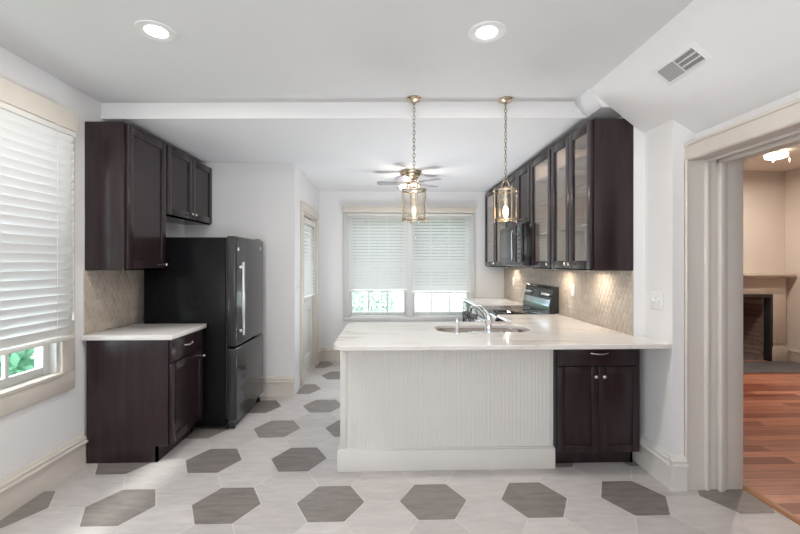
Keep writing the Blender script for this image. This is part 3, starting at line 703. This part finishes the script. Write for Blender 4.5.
# range
c = thing('range', (1.40, 4.262, 0), 'black electric range with glass cooktop and raised control panel', 'range')
T = frame((1.095, 3.880, 0), (0, 1, 0), (-1, 0, 0)); rw, rd = .764, 1.712 - 1.095
MB(T).box(0, rw, -rd, 0, .05, .905, .003).box(.03, rw - .03, -rd + .02, -.05, 0, .05).build('body', BLACK, c)
MB(T).box(-.002 + .004, rw - .002, -rd + .06, .022, .905, .918, .004).build('cooktop', BLACK, c)
BM_ = mat('burner_mark', (.25, .25, .25), .3, noise=.05)
for (x, y, r) in ((.19, -.14, .10), (.57, -.14, .08), (.19, -.42, .075), (.57, -.42, .10)):
    MB(T).lathe([(r - .003, 0), (r, .0006), (r + .002, 0)], (x, y, .918), n=36).build('burner_ring', BM_, c)
# sloped backguard
prof = [(-rd + .004, .918), (-rd + .10, .918), (-rd + .10, .985), (-rd + .055, 1.175), (-rd + .045, 1.185), (-rd + .004, 1.185)]
o = MB(T).prism(prof, 0, .0, rw).build('control_panel', mat('range_panel_grey', (.022, .024, .026), .14, metal=.2, noise=.05), c)
def on_guard(x, t, off=0):   # a point on the sloped face, t = 0 low .. 1 high
    n = V((.190, .045)).normalized()
    return (x, -rd + .10 - .045 * t + off * n.x, .985 + .190 * t + off * n.y)
ang = math.atan2(.045, .190)
for x in (.085, .185, .58, .68):
    kb = MB(T @ M4.Translation(on_guard(x, .60)) @ M4.Rotation(ang, 4, 'X'))
    kb.lathe([(0, 0), (.027, 0), (.027, .006), (.022, .010), (.020, .026), (.017, .030), (0, .031)], (0, 0, 0), 'Y', 20).box(-.004, .004, .026, .036, -.019, .019, .002)
    kb.build('knob', STEEL, o)
db = MB(T @ M4.Translation(on_guard(.38, .60)) @ M4.Rotation(ang, 4, 'X')); db.box(-.12, .12, 0, .003, -.032, .035, .001)
db.build('display', mat('range_display', (.02, .03, .04), .08, noise=.02), o)
tb = MB(T @ M4.Translation(on_guard(.38, .18)) @ M4.Rotation(ang, 4, 'X')); tb.box(-.37, .37, 0, .006, -.034, .034, .002); tb.build('reflection_strip', mat('reflection_blue_steel', (.45, .55, .62), .18, metal=.9, noise=.04), o)  # bluish band standing in for a reflection on the control panel
RG = mat('range_grey_steel', (.16, .17, .18), .2, metal=.6, noise=.05)
o = MB(T).box(.006, rw - .006, .001, .035, .24, .80, .006).build('oven_door', STEEL, c)
MB(T).box(.12, rw - .12, .035, .037, .36, .66, .001).build('door_window', BLACK, o)
MB(T).tube([(.07, .075, .755), (rw - .07, .075, .755)], .012, 12).tube([(.09, .034, .755), (.09, .075, .755)], .008, 8).tube([(rw - .09, .034, .755), (rw - .09, .075, .755)], .008, 8).build('handle', STEEL, o)
MB(T).box(.006, rw - .006, .001, .03, .06, .232, .006).build('drawer', STEEL, c)
MB(T).box(.004, rw - .004, .001, .03, .808, .900, .006).build('front_rail', STEEL, c)

# ================================================================== refrigerator
c = thing('refrigerator', (-1.70, 3.75, 0), 'tall black bottom-freezer refrigerator', 'refrigerator')
FY0, FY1, FH = 3.395, 4.135, 1.656
MB().box(-2.08, -1.395, FY0, FY1, .03, FH - .012, .006).build('body', BLACKS, c)
b = MB().box(-1.389, -1.305, FY0 - .002, FY1 + .002, .708, FH, .016, 4); o = b.build('upper_door', FRDOOR, c)
h = MB(); hx, hy = -1.262, FY0 + .045
h.box(hx - .008, hx + .012, hy - .014, hy + .014, .80, 1.435, .006, 3).box(-1.306, hx, hy - .010, hy + .010, 1.375, 1.405, .004).box(-1.306, hx, hy - .010, hy + .010, .825, .855, .004)
h.build('handle', STEEL, o)
MB().box(-1.3055, -1.3035, FY1 - .12, FY1 - .085, 1.555, 1.585, .001).build('badge', mat('badge_grey', (.6, .6, .6), .3, metal=.8, noise=.03), o)
MB().box(-1.3055, -1.3035, FY0 + .035, FY0 + .065, 1.53, 1.56, .001).build('sticker', PLATE, o)
o = MB().box(-1.389, -1.305, FY0 - .002, FY1 + .002, .075, .694, .016, 4).build('freezer_drawer', FRDOOR, c)
MB().box(-1.395, -1.389, FY0 + .012, FY1 - .012, .09, FH - .02).build('gasket', DARKP, c)
MB().box(-1.44, -1.33, FY1 - .075, FY1 - .015, FH - .012, FH + .012, .006).build('hinge_cover', BLACK, c)
MB().box(-1.40, -1.335, FY0 + .02, FY1 - .02, .0, .07, .005).build('kick_grille', BLACK, c)
for y in (FY0 + .04, FY1 - .05): MB().lathe([(0, 0), (.02, 0), (.02, .04), (0, .04)], (-1.345, y, 0)).build('foot', BLACK, c)
for y in (FY0 + .04, FY1 - .05): MB().lathe([(0, 0), (.02, 0), (.02, .032), (0, .032)], (-2.0, y, 0)).build('foot', BLACK, c)

c.location.x += .010
# ================================================================== wall plates, vent, lights
def plate(T, n, label, kind='outlet', cat='outlet'):
    w = .072 + .046 * (n - 1); c = thing('wall_' + kind, T.translation, label, cat)
    MB(T).box(-w / 2, w / 2, 0, .006, -.058, .058, .003).build('plate', PLATE, c)
    for k in range(n):
        x = (k - (n - 1) / 2) * .046
        if kind == 'outlet':
            o = MB(T).box(x - .017, x + .017, .005, .008, -.034, .034, .002).build('receptacle', PLATE, c)
            for z in (-.018, .018):
              s = MB(T).box(x - .008, x - .006, .008, .0085, z - .005, z + .005).box(x + .006, x + .008, .008, .0085, z - .005, z + .005)
              s.build('slot_pair', DARKP, o)
        else:
            MB(T).box(x - .012, x + .012, .006, .009, -.02, .02, .001).box(x - .005, x + .005, .008, .02, -.004, .014, .002).build('toggle', PLATE, c)
plate(frame((XP, 2.562, 1.175), (0, 1, 0), (-1, 0, 0)), 2, 'white double light switch on the pier above the counter', 'switch', 'light switch')
plate(frame((XB - .010, 3.58, 1.176), (0, 1, 0), (-1, 0, 0)), 1, 'white outlet on the backsplash between pier and range')
plate(frame((XB - .010, 5.30, 1.176), (0, 1, 0), (-1, 0, 0)), 1, 'white outlet on the backsplash beyond the range')
plate(frame((-1.0, 4.353, 1.15), (0, 1, 0), (1, 0, 0)), 1, 'white light switch on the wall before the glazed door', 'switch', 'light switch')

# ceiling vent on the slope
d = V((.38, 0, -.307)); p0 = V((1.41, 0, HC)); sl = (V((1.72, 0, 2.385)) - V((1.51, 0, 2.545))).normalized()
nn = V((sl.z, 0, -sl.x)); nn = nn if nn.z < 0 else -nn
ctr = V((1.51, 0, 2.545)) + sl * .085 + V((0, 2.075, 0))
T = M4(((0, sl.x, nn.x, ctr.x), (1, sl.y, nn.y, ctr.y), (0, sl.z, nn.z, ctr.z), (0, 0, 0, 1)))
if T.determinant() < 0: T = T @ M4.Scale(-1, 4, V((1, 0, 0)))
sg = 1 if (T.to_3x3() @ V((1, 0, 0))).y < 0 else -1      # local x that runs towards the camera
c = thing('air_vent', ctr, 'white air register with dark louvres at one end on the sloping ceiling', 'vent')
MB(T).box(-.155, .155, -.068, .068, 0, .004, .0015).build('frame', WALL, c)
MB(T).box(-.125, .125, -.046, .046, .003, .0050).build('backing', BEDARK, c)
b = MB(T)
for k in range(24): x = sg * (-.124 + k * .0051); b.box(x, x + sg * .0044, -.046, .046, .0045, .0075)
b.build('fine_louvres', mat('louvre_grey', (.36, .35, .35), .5, noise=.03), c)
b = MB(T)
for k in range(4): y = -.046 + k * .0307; b.box(sg * .004, sg * .125, y - .0045, y + .0045, .005, .009, .001)
for k in range(16): x = sg * (.010 + k * .0073); b.box(x, x + sg * .0013, -.046, .046, .0045, .006)
b.box(-.003, .004, -.046, .046, .004, .009)
b.build('deep_louvres', VENTW, c)

def recessed(x, y, z, label):
    c = thing('recessed_light', (x, y, z), label, 'ceiling light', 'round recessed lights in the near ceiling')
    MB().lathe([(.098, 0), (.096, -.004), (.082, -.006), (.076, -.005), (.058, -.0025), (.052, -.0015), (.098, 0)], (x, y, z), n=40).build('trim_ring', PLATE, c)
    MB().lathe([(0, -.004), (.053, -.004), (.053, -.001), (0, -.001)], (x, y, z), n=32).build('lens', LENS, c)
    l = lamp('AREA', 'recessed_lamp', (0, 0, -.02), 13, (1, .95, .89), shape='DISK', size=.13); l.parent = c
recessed(-1.209, 2.09, HC, 'round recessed ceiling light nearer the left wall')
recessed(.518, 2.045, HC, 'round recessed ceiling light above the right half of the peninsula')
def puck(y, label):
    c = thing('puck_light', (1.575, y, 1.372), label, 'light', 'puck lights under the right wall cabinets')
    MB().lathe([(0, 0), (.034, 0), (.034, -.008), (.028, -.012), (.028, -.010), (0, -.010)], (1.575, y, 1.3715)).build('housing', STEEL, c)
    MB().lathe([(0, -.0105), (.027, -.0105), (.027, -.012), (0, -.012)], (1.575, y, 1.3715)).build('lens', PUCK, c)
    l = lamp('AREA', 'puck_lamp', (0, 0, -.02), 1.5, (1, .85, .68), shape='DISK', size=.05); l.parent = c
puck(3.05, 'round puck light under the two-door glass cabinet'); puck(3.66, 'round puck light under the single-door glass cabinet'); puck(5.15, 'round puck light under the far corner cabinet')

# pendants
def pendant(x, y, label, bulb, power, lname):
    zt = HC; c = thing('pendant_lantern', (x, y, 1.735), label, 'pendant light', None)
    MB().lathe([(0, 0), (.058, 0), (.060, -.006), (.052, -.014), (.030, -.022), (.010, -.030), (0, -.031)], (x, y, zt), n=32).build('canopy', BRASS, c)
    z = zt - .028; b = MB(); i = 0; zend = 2.045
    b.tube([(x + .010 * cos(a * pi / 6), y, z - .006 + .010 * sin(a * pi / 6)) for a in range(12)], .003, 6, True); z -= .014
    while z > zend:
        L_, wd = .017, .0085; pts = []
        for a in range(12):
            t = a * pi / 6; u = wd * cos(t); v = L_ * sin(t)
            pts.append((x + (u if i % 2 else 0), y + (0 if i % 2 else u), z - L_ + v + .003))
        b.tube(pts, .0029, 6, True); z -= 2 * L_ - .006; i += 1
    b.build('chain', CHAINM, c)
    zb, zT, r = 1.742, 1.957, .087
    hoop = MB()
    hoop.tube([(x - .030 + .060 * k / 12, y, zT + .02 + .058 * sin(pi * k / 12) ** .55) for k in range(13)], .0045, 8)
    hoop.tube([(x + .012 * cos(a * pi / 6), y, zT + .088 + .012 * sin(a * pi / 6)) for a in range(12)], .0028, 6, True)
    hoop.build('hoop', BRASS, c)
    fr = MB()
    for zz, hh in ((zb, .008), (zT - .004, .010)):
        fr.lathe([(r - .003, 0), (r + .004, 0), (r + .005, hh / 2), (r + .004, hh), (r - .003, hh), (r - .003, 0)], (x, y, zz), n=40)
    for k in range(4):
        a = R(12 + 90 * k); px, py = x + (r + .002) * cos(a), y + (r + .002) * sin(a)
        fr.tube([(px, py, zb - .010), (px, py, zT + .016)], .0042, 8)
        fr.lathe([(0, -.018), (.005, -.014), (.0065, -.008), (.004, -.002), (0, 0)], (px, py, zb - .004), n=10).lathe([(0, .018), (.005, .014), (.0065, .008), (.004, .002), (0, 0)], (px, py, zT + .010), n=10)
        fr.tube([(px, py, zT + .002), (x + .030 * cos(a), y + .030 * sin(a), zT + .012), (x, y, zT + .02)], .003, 6)
        fr.tube([(px, py, zb + .003), (x, y, zb + .003)], .0025, 6)
    fr.lathe([(0, 0), (.020, 0), (.026, .008), (.020, .020), (.010, .028), (0, .03)], (x, y, zT + .004), n=20)
    fr.build('lantern_frame', BRASS, c)
    MB().lathe([(r - .004, zb + .008 - zb), (r - .004, zT - zb), (r - .0055, zT - zb), (r - .0055, .008), (r - .004, .008)], (x, y, zb), n=48).build('glass_cylinder', LGLASS, c)
    MB().lathe([(0, 0), (.006, 0), (.006, -.055), (.013, -.058), (.013, -.115), (.011, -.118), (0, -.118)], (x, y, zT + .004), n=16).build('candle_socket', mat('ivory_socket', (.75, .68, .55), .5, noise=.03), c)
    MB().lathe([(0, 0), (.010, -.004), (.016, -.022), (.018, -.042), (.013, -.066), (.006, -.082), (0, -.088)], (x, y, zT - .112), n=20).build('bulb', bulb, c)
    l = lamp('POINT', lname, (0, 0, .075), power, (1, .78, .52), shadow_soft_size=.018); l.parent = c
pendant(.191, 2.886, 'brass glass lantern hanging on a chain over the sink end nearer the left', BULB2, 1.2, 'left_pendant_lamp')
pendant(.870, 2.883, 'brighter lit brass lantern hanging over the right part of the peninsula', BULB, 14.0, 'right_pendant_lamp')

# ceiling fan
fx, fy, fz = .262, 4.56, 2.487
c = thing('ceiling_fan', (fx, fy, 2.2), 'small brass ceiling fan with grey blades beyond the lanterns', 'ceiling fan')
MB().lathe([(0, 0), (.125, 0), (.128, -.012), (.118, -.022), (.122, -.032), (.110, -.050), (.092, -.062), (.095, -.074), (.080, -.090), (.05, -.098), (0, -.10)], (fx, fy, fz), n=40).build('motor_housing', BRASS, c)
for k in range(5):
    a = R(34 + 72 * k); Tb = M4.Translation((fx, fy, fz - .135)) @ M4.Rotation(a, 4, 'Z')
    b = MB(Tb @ M4.Rotation(R(6), 4, 'X'))
    out = [(.14, -.045), (.15, -.052), (.36, -.062), (.385, -.05), (.392, 0), (.385, .05), (.36, .062), (.15, .052), (.14, .045)]
    b.prism(out, 2, -.003, .003); o = b.build('blade', BLADE, c)
    MB(Tb).tube([(.055, 0, .03), (.09, 0, .018), (.15, 0, .0)], .006, 8).box(.13, .18, -.022, .022, -.008, -.003, .001).build('blade_iron', BRASS, o)
MB().lathe([(0, 0), (.055, 0), (.062, -.015), (.062, -.050), (.045, -.066), (0, -.07)], (fx, fy, fz - .10), n=28).build('switch_housing', BRASS, c)
FG = mat('fan_light_glass', (.95, .9, .82), .4, emit=1.1, emcol=(1, .88, .70))
for k in range(3):
    a = R(-60 + 120 * k); Tb = M4.Translation((fx + .055 * cos(a), fy + .055 * sin(a), fz - .15)) @ M4.Rotation(a, 4, 'Z') @ M4.Rotation(R(128), 4, 'Y')
    b = MB(Tb); b.lathe([(0, 0), (.014, 0), (.016, .012), (.028, .030), (.036, .055), (.040, .080), (.037, .080), (.033, .055), (.025, .033), (.012, .016), (0, .014)], (0, 0, 0), n=20)
    o = b.build('light_shade', FG, c)
MB().tube([(fx + .03, fy - .03, fz - .165), (fx + .03, fy - .03, fz - .30)], .0015, 5).lathe([(0, .01), (.005, 0), (0, -.012)], (fx + .03, fy - .03, fz - .305), n=10).build('pull_chain', BRASS, c)
l = lamp('POINT', 'fan_lamp', (0, 0, .045), 5.0, (1, .90, .80), shadow_soft_size=.05); l.parent = c

# ================================================================== side room
MP = mat('mantel_paint', (.60, .52, .44), .5, noise=.02)
c = thing('fireplace', (5.0, 5.5, 0), 'beige panelled mantel around a brick firebox in the next room', 'fireplace')
FX0, FX1, FHt = 4.64, 5.50, .93
MB().box(4.40, 5.80, 5.40, 5.598, 1.235, 1.27, .006).box(4.44, 5.76, 5.44, 5.598, 1.205, 1.235, .004).build('mantel_shelf', MP, c)
MB().box(4.46, 5.745, 5.50, 5.598, .975, 1.205, .003).build('frieze', MP, c)
for x0, x1 in ((4.46, FX0 - .04), (FX1 + .04, 5.745)): 
    MB().box(x0, x1, 5.50, 5.598, .004, .975, .003).box(x0 - .012, x1 + .012, 5.485, 5.598, .004, .22, .004).box(x0 + .03, x1 - .03, 5.492, 5.51, .27, .93, .003).build('pilaster', MP, c)
MB().box(FX0 - .04, FX0, 5.49, 5.60, .004, .975, .002).box(FX1, FX1 + .04, 5.49, 5.60, .004, .975, .002).box(FX0, FX1, 5.49, 5.60, FHt, .975, .002).build('slip_frame', mat('dark_iron', (.03, .03, .03), .5, noise=.1), c)
b = MB()
b.poly([(FX0, 5.60, 0), (FX0 + .12, 6.0, 0), (FX0 + .12, 6.0, 1.05), (FX0, 5.60, 1.05)], [(0, 1, 2, 3)]).poly([(FX1, 5.60, 0), (FX1 - .12, 6.0, 0), (FX1 - .12, 6.0, 1.05), (FX1, 5.60, 1.05)], [(0, 1, 2, 3)])
b.poly([(FX0 + .12, 6.0, 0), (FX1 - .12, 6.0, 0), (FX1 - .12, 6.0, 1.05), (FX0 + .12, 6.0, 1.05)], [(0, 1, 2, 3)]).poly([(FX0, 5.6, 1.05), (FX1, 5.6, 1.05), (FX1 - .12, 6.0, 1.05), (FX0 + .12, 6.0, 1.05)], [(0, 1, 2, 3)])
b.build('firebox', FBRICK, c, smooth=False)
MB().box(FX0, FX1, 5.60, 6.0, .004, .012).build('firebox_floor', STONE, c)
tag(MB().box(4.30, 5.80, 4.92, 5.48, .0045, .016, .004).build('hearth_slab', STONE), 'grey slate hearth in front of the fireplace', 'hearth')
y = 4.60; c = thing('ceiling_light', (4.68, y, 2.77), 'square-shouldered glass ceiling light seen through the doorway', 'ceiling light')
MB().lathe([(0, 0), (.06, 0), (.06, -.012), (.02, -.02), (0, -.02)], (4.68, y, 2.77)).build('base', BRASS, c)
MB().lathe([(0, -.02), (.085, -.02), (.112, -.035), (.105, -.075), (.07, -.088), (0, -.09)], (4.68, y, 2.77), n=28).build('glass_shade', SHADE, c)
for k in (-1, 1): MB().tube([(4.68 + .10 * k, y - .06 , 2.70), (4.68 + .104 * k, y - .07, 2.63)], .005, 6).lathe([(0, -.012), (.008, 0), (0, .012)], (4.68 + .104 * k, y - .07, 2.625), n=10).build('prong', NICKEL, c)
l = lamp('AREA', 'side_room_lamp', (0, 0, -.10), 27, (1, .86, .74), shape='DISK', size=.14); l.parent = c
for x, y, lab in ((4.60, 4.90, 'small round recessed light farthest into the side room'), (4.68, 4.27, 'small round recessed light nearest the doorway in the side room')):
    c = thing('recessed_light', (x, y, 2.77), lab, 'ceiling light')
    MB().lathe([(.062, 0), (.060, -.005), (.046, -.006), (.044, -.001), (.062, 0)], (x, y, 2.77), n=28).build('trim_ring', PLATE, c)
    MB().lathe([(0, -.003), (.046, -.003), (.046, -.001), (0, -.001)], (x, y, 2.77), n=28).build('lens', SHADE, c)

# ================================================================== outside
tag(MB().box(-14, 10, 6.2, 30, -.55, -.45).box(-14, XL - .2, -4, 6.2, -.55, -.45).build('lawn', LAWN, smooth=False), 'grass yard outside the windows', 'lawn', kind='stuff')
tag(MB().box(-3.6, -1.125, 4.45, 8.2, -.30, -.12, .01).build('porch_deck', mat('pale_deck_paint', (.55, .58, .60), .6, noise=.06, nscale=3, stretch=(1, 8, 1))), 'pale grey porch deck outside the glazed door', 'deck')
def shrub(x, y, z, r, h, n, label, seed, leaf=LEAF):
    rnd = random.Random(seed); c = thing('backdrop_tree' if r > 1 else 'garden_shrub', (x, y, z), label, 'tree' if r > 1 else 'shrub', None)
    b = MB()
    for k in range(7): a = k * .9; b.tube([(x, y, z), (x + .3 * r * cos(a), y + .3 * r * sin(a), z + h * .4), (x + .6 * r * cos(a), y + .6 * r * sin(a), z + h * .8)], [.02, .012, .006], 6)
    b.build('stems', BARK, c)
    bm = bmesh.new()
    for i in range(n):
        t = rnd.uniform(0, 2 * pi); ph_ = math.acos(rnd.uniform(-1, 1)); q = rnd.uniform(.7, 1)
        p = V((x + r * q * sin(ph_) * cos(t), y + r * q * sin(ph_) * sin(t), z + .20 + h * .5 + h * .46 * q * cos(ph_)))
        s = rnd.uniform(.04, .08) * (2.6 if r > 1 else 1); d1 = V((rnd.gauss(0, 1), rnd.gauss(0, 1), rnd.gauss(0, 1))).normalized(); d2 = d1.orthogonal().normalized()
        bm.faces.new([bm.verts.new(p - d1 * s), bm.verts.new(p + d2 * s * .45), bm.verts.new(p + d1 * s), bm.verts.new(p - d2 * s * .45)])
    x_ = MB(); x_.bm.free(); x_.bm = bm; x_.build('foliage', leaf, c, smooth=False)
shrub(-3.5, 3.42, -.45, .40, 1.35, 1300, 'green shrub outside the left wall window', 1, mat('mid_leaf', (.12, .30, .18), .5, noise=.35, nscale=3))
shrub(-4.45, 1.75, -.45, .6, 1.0, 1500, 'second green shrub lower outside the left wall window', 2)
shrub(-.55, 8.9, -.45, .75, 1.7, 2200, 'leafy shrub outside the left half of the back window', 3, LEAF2)
tag(MB().box(-5.6, -5.4, 1.2, 6.1, -.445, .9).build('garden_wall', YBRICK, smooth=False), 'low red brick wall outside the left window', 'wall')
b = MB()
for k in range(78): b.box(-5.2 + k * .15, -5.2 + k * .15 + .144, 10.40, 10.43, -.40, .78, .004)
c = thing('board_fence', (0, 10.42, -.45), 'white board fence across the yard outside the back window', 'fence')
b.build('boards', SIDING, c, smooth=False)
MB().box(-5.2, 6.5, 10.43, 10.47, .50, .59).box(-5.2, 6.5, 10.43, 10.47, -.30, -.21).build('rail', SIDING, c)
for k in range(7): MB().box(-5.1 + k * 1.9, -5.0 + k * 1.9, 10.44, 10.54, -.445, .76).build('post', SIDING, c)
TL = ['added front evergreen outside, leftmost behind the white fence', 'added front evergreen outside behind the fence, second from the left', 'added front evergreen outside behind the fence, third from the left', 'added front evergreen outside, rightmost behind the white fence',
      'added rear evergreen outside, left one of the far row', 'added rear evergreen outside, middle one of the far row', 'added rear evergreen outside, right one of the far row']
for k, (x, y) in enumerate(((-3.4, 12.5), (-.55, 12.5), (2.3, 12.5), (5.15, 12.5), (-2.0, 15.6), (.9, 15.6), (3.8, 15.6))):  # added dark trees, so the gaps between the blind slats look darker
    shrub(x, y, -.45, 1.36, 5.4, 5000, TL[k], 10 + k)
